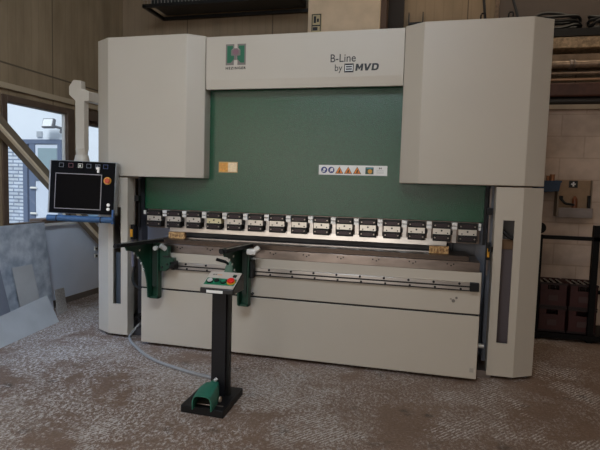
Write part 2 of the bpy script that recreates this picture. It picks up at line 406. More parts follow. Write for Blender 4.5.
# outdoor yard
struct(MB().box(-30, XL - .3, -6, 20, -.2, -.12).build('floor.001', mat('yard_paving', srgb(170, 174, 180), .9, var=.1)))
t = thing('outdoor_building', (-8.5, 10, -.12), 'white building with a blue-grey glazed door seen through the window', 'building')
MB().box(-13, -5.0, 10, 10.4, -.12, 7).build('facade', EXTW, t)
MB().box(-10.5, -9.25, 9.97, 10, -.12, 2.32).build('brick_panel', EBRICK, t)
d = MB(); dx0, dx1, dz1 = -9.24, -8.2, 2.48
d.box(dx0, dx0 + .12, 9.93, 10, -.12, dz1 - .1).box(dx1 - .08, dx1, 9.93, 10, -.12, dz1 - .1).box(dx0, dx1, 9.93, 10, dz1 - .1, dz1)
d.box(dx0 + .17, dx0 + .33, 9.94, 10, -.12, dz1 - .1)
d.build('door_frame', EXTD, t)
dr = MB().box(dx0 + .34, dx1 - .08, 9.95, 10, -.12, dz1 - .12).build('door_leaf', mat('outside_white_leaf', srgb(206, 214, 228), .5), t)
MB().box(dx0 + .42, dx1 - .10, 9.935, 9.95, 1.72, 2.28).build('door_pane', EXTG, dr)
MB().box(dx0 + .34, dx1 - .08, 9.93, 9.95, 1.52, 1.68).build('door_rail', EXTD, dr)
for z in (1.35, .75): MB().cyl((dx0 + .24, 9.9, z), (dx0 + .40, 9.9, z), .025).build('hinge', WHITE, t)
MB().box(-8.87, -8.73, 9.96, 10, 2.54, 2.67).build('vent_cover', mat('vent_grey', srgb(170, 176, 184), .6), t)
t = thing('floodlight', (-8.2, 9.9, 2.9), 'square white floodlight on a bracket high on the outdoor wall', 'lamp')
FG = mat('flood_grey', srgb(96, 98, 104), .5)
MB().prx([(9.62, 2.72), (9.70, 2.70), (9.74, 2.90), (9.68, 2.93)], -8.44, -8.14).build('lamp_body', FG, t, bevel=.01)
MB().prx([(9.605, 2.745), (9.625, 2.745), (9.68, 2.905), (9.66, 2.91)], -8.41, -8.17).build('lamp_glass', mat('flood_glass', srgb(236, 238, 240), .2), t)
MB().cyl((-8.2, 9.70, 2.76), (-8.05, 10, 2.70), .03).cyl((-8.12, 9.85, 2.66), (-8.05, 10, 2.64), .05).box(-8.12, -7.98, 9.97, 10, 2.66, 2.80).build('bracket', FG, t)
t = thing('covered_stack', (-6.6, 8.2, -.12), 'pale blue covered stack standing outdoors right of the door', 'cover')
MB().prz([(-6.75, 8.2), (-6.2, 8.2), (-6.2, 8.7), (-6.75, 8.7)], -.12, 1.0).poly([(-6.75, 8.2, 1.0), (-6.2, 8.2, 1.0), (-6.2, 8.7, 1.0), (-6.75, 8.7, 1.0)],
    [(-6.62, 8.3, 1.5), (-6.3, 8.3, 1.5), (-6.3, 8.6, 1.5), (-6.62, 8.6, 1.5)]).build('cover', CYAN, t, bevel=.05)

# back wall upper: pillar, cable tray, beam, pipes
t = tag(MB().box(-1.51, -.62, 6.2, YB, 0, ZC).build('wall_pillar', PLASTER, bevel=.01), 'cream plastered pillar rising behind the header of the press', 'pillar')
t = thing('electrical_sticker', (-1.4, 6.19, 3.6), 'square black and cream warning plate on the cream pillar', 'sign')
MB().box(-1.46, -1.335, 6.185, 6.2, 3.46, 3.68).build('plate', mat('sticker_cream', srgb(176, 160, 120), .6), t)
s = MB().box(-1.455, -1.34, 6.182, 6.185, 3.665, 3.675).box(-1.455, -1.445, 6.182, 6.185, 3.47, 3.67).box(-1.35, -1.34, 6.182, 6.185, 3.47, 3.67).box(-1.455, -1.34, 6.182, 6.185, 3.53, 3.545)
s.box(-1.43, -1.40, 6.182, 6.185, 3.57, 3.65).box(-1.39, -1.365, 6.182, 6.185, 3.58, 3.62).box(-1.44, -1.38, 6.182, 6.185, 3.48, 3.52)
s.build('marking', INK, t)
t = thing('cable_tray', (-2.6, 6.1, 3.75), 'dark wire mesh cable tray hanging high on the back wall', 'cable tray')
MB().box(-3.7, -1.55, 6.02, 6.06, 3.83, 3.87).box(-3.7, -1.55, 6.52, 6.56, 3.83, 3.87).box(-3.7, -3.66, 6.02, 6.56, 3.83, 3.87).build('rail', BLACKM, t)
m_ = MB()
for i in range(44): x = -3.68 + i * .049; m_.cyl((x, 6.04, 3.87), (x, 6.04, 4.17), .004, n=5)
for z in (3.93, 4.00, 4.07, 4.15): m_.cyl((-3.7, 6.04, z), (-1.55, 6.04, z), .004, n=5)
m_.build('mesh', STEELD, t)
tag(MB().box(-3.62, -1.6, 6.08, 6.5, 3.87, 3.97).build('cable_bundle', CABLE, bevel=.03), 'bundle of black cables lying in the mesh tray', 'cables')
tag(MB().box(-.618, -.55, 6.25, YB, 0, ZC).build('timber_post', mat('dark_brown_timber', srgb(80, 58, 42), .7, var=.2)), 'dark brown timber post against the right side of the cream pillar', 'post')
tag(MB().box(-.55, -.36, 6.5, YB, 2.5, ZC).build('dark_board', mat('dark_board', srgb(34, 26, 22), .8)), 'dark board beside the pillar on the back wall', 'board')

PX0, PX1 = .95, 3.2
tag(MB().box(PX0, PX1, 6.25, 6.6, 3.178, 3.298).build('concrete_beam', BEAMC, bevel=.01), 'rough tan concrete beam along the right back wall above the pipes', 'beam')
tag(MB().box(PX0, PX1, 6.3, 6.36, 3.045, 3.12).build('wall_board', mat('brown_board', srgb(160, 134, 108), .8, var=.3, vscale=12)), 'brown board along the wall just below the concrete beam', 'board')
t = thing('steel_pipe', (1.2, 6.15, 3.155), 'short dark pipe with a bright metal end cap under the concrete beam', 'pipe')
MB().cyl((.95, 6.3, 3.14), (1.22, 6.3, 3.14), .03).build('tube', PIPEM, t); MB().cyl((1.17, 6.29, 3.13), (1.25, 6.29, 3.13), .045).build('end_cap', STEELW, t)
t = thing('steel_pipe', (2, 6.15, 3.0), 'thick brown pipe with a coupling ring, upper of the wall pipes', 'pipe')
MB().cyl((PX0, 6.27, 3.0), (PX1, 6.27, 3.0), .042).build('tube', PIPEM, t); MB().cyl((1.50, 6.27, 3.0), (1.525, 6.27, 3.0), .055).cyl((1.54, 6.27, 3.0), (1.555, 6.27, 3.0), .055).build('coupling', STEELD, t)
tag(MB().cyl((PX0, 6.3, 2.91), (PX1, 6.3, 2.91), .022).build('steel_pipe', PIPEM), 'thin brown pipe just under the thick pipe with the coupling', 'pipe')
tag(MB().cyl((PX0, 6.3, 2.84), (PX1, 6.3, 2.84), .016).build('steel_pipe', mat('tan_pipe', srgb(196, 156, 122), .4, metal=.3)), 'thinnest pipe, light tan, directly above the rust-red duct', 'pipe')
tag(MB().box(PX0, PX1, 6.25, 6.4, 2.645, 2.80).build('wall_duct', PIPER, bevel=.02), 'wide rust-red duct running along the right back wall', 'duct')
tag(MB().cyl((PX0, 6.3, 2.597), (PX1, 6.3, 2.597), .042).build('steel_pipe', mat('black_pipe', srgb(34, 30, 28), .45)), 'black pipe directly under the rust-red duct', 'pipe')
struct(MB().box(.9, XR, YB - .38, YB, 2.50, 2.55).build('trim_4', mat('ledge', srgb(170, 152, 130), .8, var=.2)))
t = thing('cable_shelf', (2, 6.1, 3.3), 'dark steel shelf on top of the concrete beam at upper right', 'shelf')
MB().box(PX0, PX1, 6.22, 6.58, 3.30, 3.345).build('shelf_board', BLACKM, t); MB().box(PX0, PX1, 6.22, 6.24, 3.345, 3.38).build('shelf_lip', BLACKM, t)
def coil(cx, seed, nm, lab, col=CABLE):
    random.seed(seed); c = MB(); pts = []
    for i in range(40):
        a = i * .7; r = .16 + .05 * random.random()
        pts.append((cx + 1.5 * r * math.cos(a), 6.40 + .7 * r * math.sin(a), 3.36 + .0045 * i + .06 * random.random()))
    c.tube(pts, .017, n=6); tag(c.build(nm, col), lab, 'cable')
coil(1.32, 3, 'cable_coil', 'tangled coil of black cable on the dark shelf next to the press')
coil(1.95, 5, 'cable_coil', 'coil of black cable at the right end of the dark shelf')
for i, (x0, x1) in enumerate(((.52, .62), (.70, .74), (.80, .98))):
    tag(MB().tube([(x0, 6.35, 4.6), (x0 + .02, 6.33, 4.0), (x1 - .03, 6.32, 3.5), (x1, 6.3, 2.9)], .016 + .006 * (i == 1), n=8).build('hanging_cable', CABLE if i != 1 else PIPEM),
        ('black cable hanging behind the right cover, left of three', 'grey conduit hanging between two black cables behind the press', 'black cable hanging behind the right cover, right of three')[i], 'cable')
tag(MB().box(-.30, -.12, 6.5, 6.6, 3.60, 3.62).box(-.30, -.29, 6.5, 6.6, 3.62, 3.74).box(-.13, -.12, 6.5, 6.6, 3.62, 3.74).build('wall_hook', BLACKM),
    'small black U-shaped hook on the back wall beside the dark board', 'hook')

tag(MB().box(.72, 3.2, 6.575, 6.599, 3.35, ZC).build('dark_panel', mat('dark_brown_panel', srgb(86, 74, 66), .7, var=.15)), 'dark brown panel on the wall above the cable shelf at upper right', 'panel')
# right back wall: first-aid board, blue bin, rack, crates
t = thing('first_aid_station', (1.63, 6.2, 1.3), 'tan first-aid wall board with white cross sign and steel tray', 'first aid station')
yw = YB - .32
MB().box(1.455, 1.80, yw - .03, yw, 1.38, 1.71).build('backboard', TAN, t, bevel=.004)
MB().box(1.44, 1.455, yw - .14, yw, 1.30, 1.71).build('side_panel', mat('tan_edge', srgb(132, 116, 98), .6), t)
MB().box(1.80, 1.812, yw - .06, yw, 1.30, 1.71).build('side_panel', mat('tan_edge', srgb(132, 116, 98), .6), t)
MB().box(1.455, 1.80, yw - .16, yw - .145, 1.30, 1.40).box(1.455, 1.80, yw - .16, yw, 1.29, 1.305).build('tray', STEELD, t, bevel=.003)
sg = MB().box(1.575, 1.665, yw - .036, yw - .03, 1.625, 1.705).build('cross_sign', INK, t)
MB().box(1.612, 1.628, yw - .040, yw - .036, 1.64, 1.69).box(1.597, 1.643, yw - .040, yw - .036, 1.657, 1.673).build('white_cross', WHITE, sg)
tag(MB().tube([(1.49, yw - .08, 1.50), (1.53, yw - .10, 1.45), (1.58, yw - .1, 1.44), (1.64, yw - .08, 1.43)], .014).box(1.48, 1.51, yw - .09, yw - .05, 1.49, 1.53).build('hand_tool', BLACK),
    'black hand tool lying in the tray of the first-aid board', 'tool')
tag(MB().cyl((1.635, yw - .07, 1.31), (1.635, yw - .07, 1.50), .028).cyl((1.635, yw - .07, 1.50), (1.635, yw - .07, 1.53), .028, .012).build('spray_bottle', mat('brown_bottle', srgb(112, 62, 34), .4)),
    'small brown bottle standing in the tray of the first-aid board', 'bottle')
tag(MB().box(1.77, 1.795, yw - .08, yw - .04, 1.31, 1.54).build('black_tube', BLACK), 'black tube standing at the right end of the steel tray', 'tube')
t = thing('blue_shelf_bin', (1.38, 6.1, 1.5), 'dark blue plastic bin beside the right cover of the press', 'bin')
MB().poly([(1.2, 6.0, 1.56), (1.42, 6.0, 1.58), (1.42, 6.28, 1.58), (1.2, 6.28, 1.56)], [(1.2, 6.0, 1.69), (1.435, 6.0, 1.69), (1.435, 6.28, 1.69), (1.2, 6.28, 1.69)]).build('bin_body', mat('navy_bin', srgb(30, 56, 84), .5), t, bevel=.006)
MB().box(1.19, 1.44, 5.99, 6.0, 1.675, 1.695).build('bin_rim', mat('navy_bin', srgb(30, 56, 84), .5), t)
tag(MB().cyl((1.365, 6.1, 1.69), (1.365, 6.1, 1.76), .025).cyl((1.325, 6.12, 1.69), (1.325, 6.12, 1.75), .018).cyl((1.365, 6.1, 1.755), (1.365, 6.1, 1.765), .028).build('copper_fitting', mat('copper', srgb(166, 112, 78), .35, metal=.7)),
    'copper pipe fitting standing on the blue bin', 'fitting')

RACKB = mat('rack_black', srgb(7, 6, 6), .5, spec=.2)
RK = thing('storage_rack', (1.8, 5.7, 0), 'black steel rack with a crossbar standing against the right wall', 'rack')
def post(x, y, h): MB().box(x, x + .06, y, y + .06, 0, h).build('post', RACKB, RK, bevel=.003)
post(1.17, 5.72, 1.12); post(1.17, 6.16, .5); post(1.71, 5.72, 1.235); post(2.3, 5.72, 1.235); post(2.3, 6.16, .5)
MB().box(1.15, 2.36, 5.72, 5.76, 1.075, 1.115).build('crossbar', RACKB, RK); MB().box(1.15, 2.36, 6.18, 6.22, .44, .48).build('crossbar', RACKB, RK)
MB().box(1.10, 2.36, 5.70, 5.74, .03, .08).box(1.1, 2.36, 6.18, 6.22, .03, .08).box(1.1, 2.36, 5.72, 6.2, .065, .08).build('bottom_shelf', RACKB, RK)
tag(MB().cyl((1.19, 5.70, 1.19), (1.19, 5.78, 1.19), .06, .045, n=20).cyl((1.19, 5.78, 1.19), (1.19, 5.95, 1.16), .03).build('round_clamp', RACKB),
    'round black fitting on the left end of the rack crossbar', 'fitting')

def make_crate(loc):
    t = thing('bottle_crate', loc, 'x', 'crate', 'crates on the storage rack')
    x, y, z = loc
    b = MB(); W_, D_, H_ = .27, .36, .262
    b.box(x, x + W_, y, y + D_, z, z + .012).box(x, x + .012, y, y + D_, z, z + H_).box(x + W_ - .012, x + W_, y, y + D_, z, z + H_)
    b.box(x, x + W_, y + D_ - .012, y + D_, z, z + H_)
    b.box(x, x + W_, y, y + .012, z, z + H_ - .075).box(x, x + .08, y, y + .012, z + H_ - .075, z + H_).box(x + W_ - .08, x + W_, y, y + .012, z + H_ - .075, z + H_)
    b.box(x, x + W_, y, y + .012, z + H_ - .025, z + H_)
    b.build('crate_body', CRATE, t, bevel=.003)
    MB().box(x + .09, x + .18, y - .006, y, z + .07, z + .13).build('crate_label', mat('faded_label', srgb(66, 46, 44), .6), t)
    for za in (0, H_ - .02): MB().box(x - .004, x + W_ + .004, y - .006, y, z + za, z + za + .02).build('rim', mat('crate_rim', srgb(30, 13, 12), .5), t)
    return t
def copy_tree(o, parent=None):
    c = o.copy(); COL.objects.link(c)
    if parent: c.parent = parent
    for ch in [q for q in list(bpy.data.objects) if q.parent == o]: copy_tree(ch, c)
    return c
cr0 = make_crate((1.24, 5.76, .081))
labs = {(0, 0): 'dark red bottle crate, lower of the stack nearest the press', (0, 1): 'dark red bottle crate, upper of the stack nearest the press',
        (1, 0): 'dark red bottle crate, lower one cut by the right picture edge', (1, 1): 'dark red bottle crate, upper one cut by the right picture edge',}
for i in range(2):
    for j in range(2):
        c = cr0 if (i, j) == (0, 0) else copy_tree(cr0)
        c.location = (1.24 + i * .29, 5.76, .081 + j * .265); c['label'] = labs[(i, j)]
bt = None
for i in range(2):
    for a in range(4):
        for b_ in range(5):
            x = 1.24 + i * .29 + .042 + a * .062; y = 5.76 + .05 + b_ * .065; z = .081 + .265 + .0125
            if bt is None:
                bt = thing('beer_bottle', (x, y, z), 'brown bottle with a pale cap standing in a dark red crate', 'bottle', 'bottles in the upper crates')
                MB().cyl((x, y, z), (x, y, z + .15), .024, n=12).cyl((x, y, z + .15), (x, y, z + .19), .024, .012, n=12).cyl((x, y, z + .19), (x, y, z + .235), .012, n=12).build('bottle_body', BROWNGL, bt)
                MB().cyl((x, y, z + .232), (x, y, z + .242), .013, n=12).build('bottle_cap', CAP, bt); o = bt
            else:
                o = copy_tree(bt)
            o.location = (x, y, z)

# ================================================================ PRESS BRAKE
P = thing('press_brake', (-1.13, 4.4, 0), 'large cream and green press brake with logo header standing in the hall', 'press brake')
P_ = P
def chamf(x0, x1, c0, c1, y0, dy, yb):   # plan outline, chamfered at either end
    pts = []
    pts += [(x0, y0 + dy), (x0 + c0, y0)] if c0 else [(x0, y0)]
    pts += [(x1 - c1, y0), (x1, y0 + dy)] if c1 else [(x1, y0)]
    pts += [(x1, yb), (x0, yb)]
    return pts
MB().prz(chamf(-3.210, -2.055, .183, .142, 4.33, .10, 5.3), 1.605, 2.93).build('upper_cover', CREAM, P, bevel=.006)
MB().prz(chamf(-.222, .934, .158, .164, 4.33, .10, 5.3), 1.605, 2.93).build('upper_cover', CREAM, P, bevel=.006)

def column(outer, front_o, front_i, inner, sx0, sx1, sz0, sz1, sgn):
    """folded sheet cover with a vertical window slot in its front"""
    b = MB(); z0, z1 = .03, 1.592; yf, T = 4.33, .018
    lo, hi = min(front_o, front_i), max(front_o, front_i)
    b.box(lo, sx0, yf, yf + T, z0, z1).box(sx1, hi, yf, yf + T, z0, z1)
    b.box(sx0, sx1, yf, yf + T, z0, sz0).box(sx0, sx1, yf, yf + T, sz1, z1)
    bmesh.ops.remove_doubles(b.bm, verts=b.bm.verts, dist=.0005)
    # drop the coincident interior faces left between the four boxes
    seen = {}
    for f in list(b.bm.faces):
        k = tuple(sorted(v.index for v in f.verts)) if False else tuple(round(c, 4) for c in f.calc_center_median()) + (round(f.calc_area(), 5),)
        seen.setdefault(k, []).append(f)
    for k, fs in seen.items():
        if len(fs) > 1: bmesh.ops.delete(b.bm, geom=fs, context='FACES_ONLY')
    # chamfer and outer side
    s_ = sgn
    b.prz([(front_o, yf), (front_o, yf + T), (outer - s_ * .012, 4.43 + T * .6), (outer - s_ * .012, 5.3), (outer, 5.3), (outer, 4.43)][::-s_], z0, z1)
    # inner return
    i0, i1 = sorted((front_i, front_i + s_ * T)); b.box(i0, i1, yf + T, yf + .11, z0, z1)
    return b.build('side_column', CREAM, P)
column(-3.21, -3.027, -2.812, -2.79, -2.974, -2.886, .335, 1.30, -1)
column(.934, .770, .562, .56, .626, .713, .307, 1.325, 1)
# what stands behind the column covers
MB().box(-3.0, -2.86, 4.42, 4.44, .1, .84).build('slot_backing', mat('slate_backing', srgb(84, 92, 104), .6), P)
MB().box(.585, .76, 4.44, 4.46, .1, 1.08).build('slot_backing', mat('mauve_backing', srgb(92, 80, 80), .5), P)
MB().box(.585, .76, 4.43, 4.45, 1.08, 1.16).build('slot_backing', mat('brown_backing', srgb(110, 80, 50), .6), P)
MB().box(.585, .76, 4.50, 4.52, 1.16, 1.55).build('slot_backing', mat('grey_backing', srgb(110, 106, 104), .5), P)
MB().tube([(.60, 4.42, 1.27), (.65, 4.40, 1.22), (.70, 4.40, 1.18), (.75, 4.40, 1.17)], .016).build('cable', CABLE, P)
MB().cyl((-2.93, 4.40, 1.14), (-2.93, 4.42, 1.04), .022).box(-2.92, -2.89, 4.38, 4.42, 1.02, 1.18).build('latch', BLACK, P)
MB().tube([(-2.99, 4.6, 1.2), (-2.95, 4.6, 1.0), (-2.9, 4.6, .82)], .012).build('cable', mat('pale_tube', srgb(170, 178, 190), .4), P)

# header with folded lip
hd = MB().box(-2.047, -.226, 4.43, 4.46, 2.525, 2.918).box(-2.047, -.226, 4.46, 4.9, 2.90, 2.918).prx([(4.43, 2.525), (4.46, 2.525), (4.475, 2.44), (4.442, 2.44)], -2.047, -.226).build('header_panel', CREAM, P)
# H emblem
E_ = []
def em(pts, m, y0, y1, nm='emblem'):
    return MB().pry(pts, y0, y1).build(nm, m, hd)
ex0, ex1, ez0, ez1 = -1.851, -1.655, 2.655, 2.845
cx = (ex0 + ex1) / 2; yw_ = 4.43
lg = MB()
for s_ in (-1, 1):
    X = lambda u: cx + s_ * u
    pts = [(X(.098), ez0), (X(.098), ez1), (X(.016), ez1), (X(.016), 2.812), (X(.034), 2.795), (X(.034), 2.755), (X(.008), 2.748), (X(.008), 2.705), (X(.018), 2.695), (X(.018), ez0)]
    lg.mi = 0; lg.pry(pts, yw_ - .0015, yw_)
    pts = [(X(.084), ez0 + .02), (X(.084), ez1 - .016), (X(.028), ez1 - .016), (X(.028), 2.806), (X(.046), 2.792), (X(.046), 2.742), (X(.016), 2.738), (X(.016), 2.71), (X(.050), ez0 + .02)]
    lg.mi = 1; lg.pry(pts, yw_ - .003, yw_ - .0015)
lg.mi = 0; lg.pry([(cx - .007, 2.70), (cx + .007, 2.70), (cx + .007, 2.745), (cx - .007, 2.745)], yw_ - .0045, yw_ - .001)
lg.pry([(cx + .042 * math.cos(a), 2.772 + .037 * math.sin(a)) for a in [PI / 8 + k * PI / 4 for k in range(8)]], yw_ - .0045, yw_ - .001)
lg.mi = 2; lg.pry([(cx + .031 * math.cos(a), 2.772 + .027 * math.sin(a)) for a in [PI / 8 + k * PI / 4 for k in range(8)]], yw_ - .006, yw_ - .0046)
lg.build('emblem', [LOGOK, LOGOG, mat('logo_mauve', srgb(122, 88, 96), .5)], hd)
lettering('HEZINGER', hd, (cx, yw_ - .0005, 2.617), .031, INK, bold=.0009, stretch=1.1, space=1.3, align='CENTER')
lettering('B-Line', hd, (-.868, yw_ - .0005, 2.652), .098, INK, bold=.0004, stretch=.92)
lettering('by', hd, (-.825, yw_ - .0005, 2.575), .082, INK, stretch=.92)
mv = MB(); y0_, y1_ = yw_ - .002, yw_
def heavy(pts, x, sl=.12): mv.pry([(x + px_ + sl * pz_, 2.572 + pz_) for px_, pz_ in pts], y0_, y1_)
H_ = .060
heavy([(0, 0), (.018, 0), (.018, H_), (0, H_)], -.640); heavy([(.018, H_), (.018, .030), (.032, .006), (.046, .030), (.046, H_), (.032, .032)], -.640); heavy([(.046, 0), (.064, 0), (.064, H_), (.046, H_)], -.640)
heavy([(.018, 0), (.040, 0), (.064, H_), (.045, H_), (.030, .022), (.019, H_), (0, H_)], -.570)
heavy([(0, 0), (.018, 0), (.018, H_), (0, H_)], -.500); heavy([(.018, 0), (.034, 0), (.034, .014), (.018, .014)], -.500); heavy([(.018, .046), (.034, .046), (.034, H_), (.018, H_)], -.500)
heavy([(.034, 0), (.048, .003), (.058, .014), (.060, .03), (.058, .046), (.048, .057), (.034, H_), (.034, .046), (.041, .041), (.043, .03), (.041, .019), (.034, .014)], -.500)
mv.build('lettering', INK, hd)
bx = MB().box(-.737, -.655, yw_ - .002, yw_, 2.56, 2.636); bx.mi = 1
for z in (2.575, 2.595, 2.615): bx.box(-.722, -.670, yw_ - .003, yw_ - .002, z, z + .006)
bx.box(-.728, -.723, yw_ - .003, yw_ - .002, 2.572, 2.624).box(-.669, -.664, yw_ - .003, yw_ - .002, 2.572, 2.624)
bx.build('square_emblem', [INK, WHITE], hd, bevel=0)

# ram
ram = MB().box(-2.755, .507, 4.55, 4.65, 1.285, 2.7).build('ram', GREENP, P, bevel=.003)
# front stickers
k = 4.55 / 4.6
bp_ = MB().box(-1.955, -1.762, 4.547, 4.55, 1.668, 1.770).build('name_plate', mat('steel_edge', srgb(180, 150, 100), .4, metal=.4), ram)
MB().box(-1.948, -1.86, 4.5455, 4.547, 1.675, 1.763).build('plate_field', mat('amber_field', srgb(226, 160, 70), .45, var=.3, vscale=60), ram)
MB().box(-1.858, -1.769, 4.5455, 4.547, 1.675, 1.763).build('plate_field', mat('pale_amber_field', srgb(244, 218, 176), .45, var=.2, vscale=60), ram)
st = MB().box(-.962, -.337, 4.5475, 4.55, 1.668, 1.757).build('warning_strip', WHITE, ram)
sx = lambda px: -.962 + (px - 115) / 410 * .625
for px in (148, 192): 
    MB().cyl((sx(px), 4.545, 1.712), (sx(px), 4.5475, 1.712), .029, n=24).build('mandatory_sign', NAVY, ram)
MB().cyl((sx(150), 4.5435, 1.717), (sx(150), 4.545, 1.717), .012, n=12).box(sx(145) - .012, sx(145) + .012, 4.5435, 4.545, 1.694, 1.704).build('pictogram', WHITE, ram)
MB().box(sx(194) - .008, sx(194) + .014, 4.5435, 4.545, 1.70, 1.73).box(sx(188) - .006, sx(188), 4.5435, 4.545, 1.694, 1.722).build('pictogram', WHITE, ram)
for px in (241, 294, 348):
    MB().pry([(sx(px) - .037, 1.68), (sx(px) + .037, 1.68), (sx(px), 1.745)], 4.546, 4.5475).build('warning_triangle', INK, ram)
    MB().pry([(sx(px) - .030, 1.684), (sx(px) + .030, 1.684), (sx(px), 1.738)], 4.545, 4.546).build('warning_triangle', ORANGE, ram)
    MB().pry([(sx(px) - .010, 1.688), (sx(px) + .006, 1.688), (sx(px) + .009, 1.712), (sx(px), 1.72)], 4.544, 4.545).build('pictogram', INK, ram)
MB().box(sx(397), sx(445), 4.546, 4.5475, 1.680, 1.742).build('picture_label', GREEN, ram)
MB().cyl((sx(424), 4.5445, 1.705), (sx(424), 4.546, 1.705), .02, n=12).build('picture_label', YELLOW, ram)
MB().box(sx(402), sx(440), 4.5445, 4.546, 1.727, 1.737).build('picture_label', mat('teal', srgb(60, 130, 140), .5), ram)
q = MB().box(sx(476), sx(484), 4.546, 4.5475, 1.726, 1.742).box(sx(488), sx(493), 4.546, 4.5475, 1.726, 1.742).box(sx(484), sx(488), 4.546, 4.5475, 1.732, 1.737)
for z in (1.712, 1.700, 1.690): q.box(sx(462), sx(505), 4.547, 4.5475, z, z + .002)
q.build('small_print', LOGOK, ram)

# clamping beam, clamps, punch
MB().box(-2.70, .47, 4.53, 4.62, 1.10, 1.285).build('clamping_beam', mat('brown_ground_steel', srgb(118, 106, 98), .35, metal=.9), P)
xs = [-2.485 + i * .2108 for i in range(14)]
for i in range(16):
    xx = -2.695 if i == 0 else (xs + [.45])[i - 1]
    if i == 0: sp = MB().box(-2.71, -2.685, 4.45, 4.53, 1.235, 1.275)
    elif i < 15: sp = MB().box(xx - .02, xx + .025, 4.455, 4.53, 1.222, 1.248).box(xx - .02, xx + .025, 4.455, 4.53, 1.253, 1.281)
    else: sp = MB().box(.452, .472, 4.455, 4.53, 1.222, 1.248).box(.452, .472, 4.455, 4.53, 1.253, 1.281)
    sp.build('clamp_spacer', STEELW, P, bevel=.002)
    if i < 14:
        MB().box(xs[i] - .012, xs[i] + .022, 4.49, 4.53, 1.105, 1.22).build('punch_tang', STEEL, P)
        if i not in (3, 9): MB().box(xs[i] - .028, xs[i] - .012, 4.46, 4.53, 1.175, 1.21).build('clamp_screw', BLACK, P)
for i in range(15):
    x0 = -2.672 if i == 0 else xs[i - 1] + .035
    x1 = xs[i] - .03 if i < 14 else .44
    up = MB().box(x0, x1, 4.44, 4.53, 1.226, 1.279).build('clamp_plate', BLACKM, P, bevel=.003)
    lo = MB().box(x0, x1, 4.437, 4.53, 1.118, 1.177).build('clamp_plate', BLACKM, P, bevel=.003)
    for o, z in ((up, 1.252), (lo, 1.147)):
        u = MB().box(x0 + .03, x1 - .03, 4.433 if o is lo else 4.438, 4.445, z - .014, z + .014).build('recess', mat('grey_recess', srgb(62, 55, 57), .35, metal=.9), o)
        MB().cyl((x1 - .018, 4.432, z), (x1 - .018, 4.445, z), .007, n=10).build('bolt', STEELD, o)
        MB().cyl((x0 + .018, 4.432, z), (x0 + .018, 4.445, z), .007, n=10).build('bolt', STEELD, o)
    md = MB().box(x0 + .002, x1 - .002, 4.45, 4.53, 1.177, 1.226).build('clamp_wedge', mat('wedge_steel', srgb(206, 200, 190), .35, metal=.85) if i != 3 else mat('ivory_wedge', srgb(222, 206, 160), .5), P)
    xm = (x0 + x1) / 2
    MB().cyl((xm, 4.445, 1.208), (xm, 4.451, 1.208), .008, n=8).cyl((xm - .045, 4.445, 1.188), (xm - .045, 4.451, 1.188), .006, n=8).cyl((xm + .05, 4.445, 1.188), (xm + .05, 4.451, 1.188), .006, n=8).build('screw', INK, md)
MB().prx([(4.49, 1.13), (4.485, 1.075), (4.515, 1.035), (4.53, 1.035), (4.555, 1.075), (4.55, 1.13)], -2.44, .20).build('punch', STEEL, P)
# rear grey backing between the frames, side frames
MB().box(-2.3, .50, 5.25, 5.28, .6, 1.6).build('rear_plate', DGREY, P)
MB().box(.22, .505, 4.66, 4.68, .96, 1.3).build('rear_plate', GREYP, P)
MB().box(.258, .266, 4.64, 4.66, .98, 1.14).build('seam', INK, P)
MB().box(-2.80, -2.765, 4.50, 5.6, .1, 2.7).build('side_frame', DGREY, P)
MB().box(.535, .565, 4.48, 5.6, .1, 2.7).build('side_frame', GREYP, P)
MB().box(-2.765, -2.47, 4.62, 4.64, .1, 1.62).build('side_frame', mat('slate_plate', srgb(120, 128, 148), .45), P)
MB().box(.45, .535, 4.62, 4.64, .1, 1.62).build('side_frame', GREYP, P)
# guides and scales beside the ram
for (x, s_) in ((-2.80, 1), (.532, -1)):
    MB().box(x - .006, x + .006, 4.43, 4.44, .85, 1.58).build('scale_rod', STEELD, P)
    MB().box(x + s_ * .018, x + s_ * .04, 4.47, 4.49, 1.1, 1.58).build('cable_chain', BLACK, P)
    MB().box(x - .01 + .015 * s_, x + .035 + .015 * s_, 4.42, 4.47, 1.36, 1.42).build('sensor', BLACK, P, bevel=.004)
    hw = .028 if s_ > 0 else .014
    g = MB().box(x - hw, x + hw, 4.38, 4.44, .985, 1.13).build('laser_guard', BLACK, P, bevel=.004)
    MB().box(x - hw * .75, x + hw * .5, 4.374, 4.38, 1.01, 1.085).build('guard_label', YELLOW, g)
MB().cyl((.545, 4.36, 1.06), (.545, 4.36, 1.10), .02).build('sensor', BLACK, P)
MB().cyl((-2.82, 4.42, .70), (-2.82, 4.42, .99), .022).build('cylinder', mat('mauve_grey', srgb(120, 118, 134), .45), P)
MB().tube([(-2.79, 4.42, .71), (-2.80, 4.40, .60), (-2.74, 4.35, .535), (-2.56, 4.2, .53)], .011).build('cable', CABLE, P)

# lower beam: table, front panels, rail
MB().box(-2.50, .452, 4.19, 4.62, .905, .985).build('table', mat('table_steel', srgb(158, 146, 138), .28, metal=1.0, var=.3, vscale=14, stretch=(.3, 1, 1)), P, bevel=.003)
MB().box(-2.45, .37, 4.25, 4.62, .985, 1.022).build('table_plate', mat('brown_steel', srgb(84, 72, 64), .35, metal=.8), P)
MB().box(-2.40, .06, 4.42, 4.60, 1.022, 1.036).build('die', mat('dark_die_steel', srgb(40, 38, 40), .35, metal=.6), P, bevel=.003)
MB().box(-2.40, .06, 4.405, 4.42, 1.022, 1.030).build('die_strip', STEEL, P)
MB().box(-2.55, .44, 4.30, 4.60, 0, .905).build('bed', DGREY, P)
MB().box(-2.573, .469, 4.19, 4.22, .565, .905).build('front_panel', CREAM, P, bevel=.004)
MB().box(-2.573, .469, 4.19, 4.22, .03, .549).build('front_panel', CREAM, P, bevel=.004)
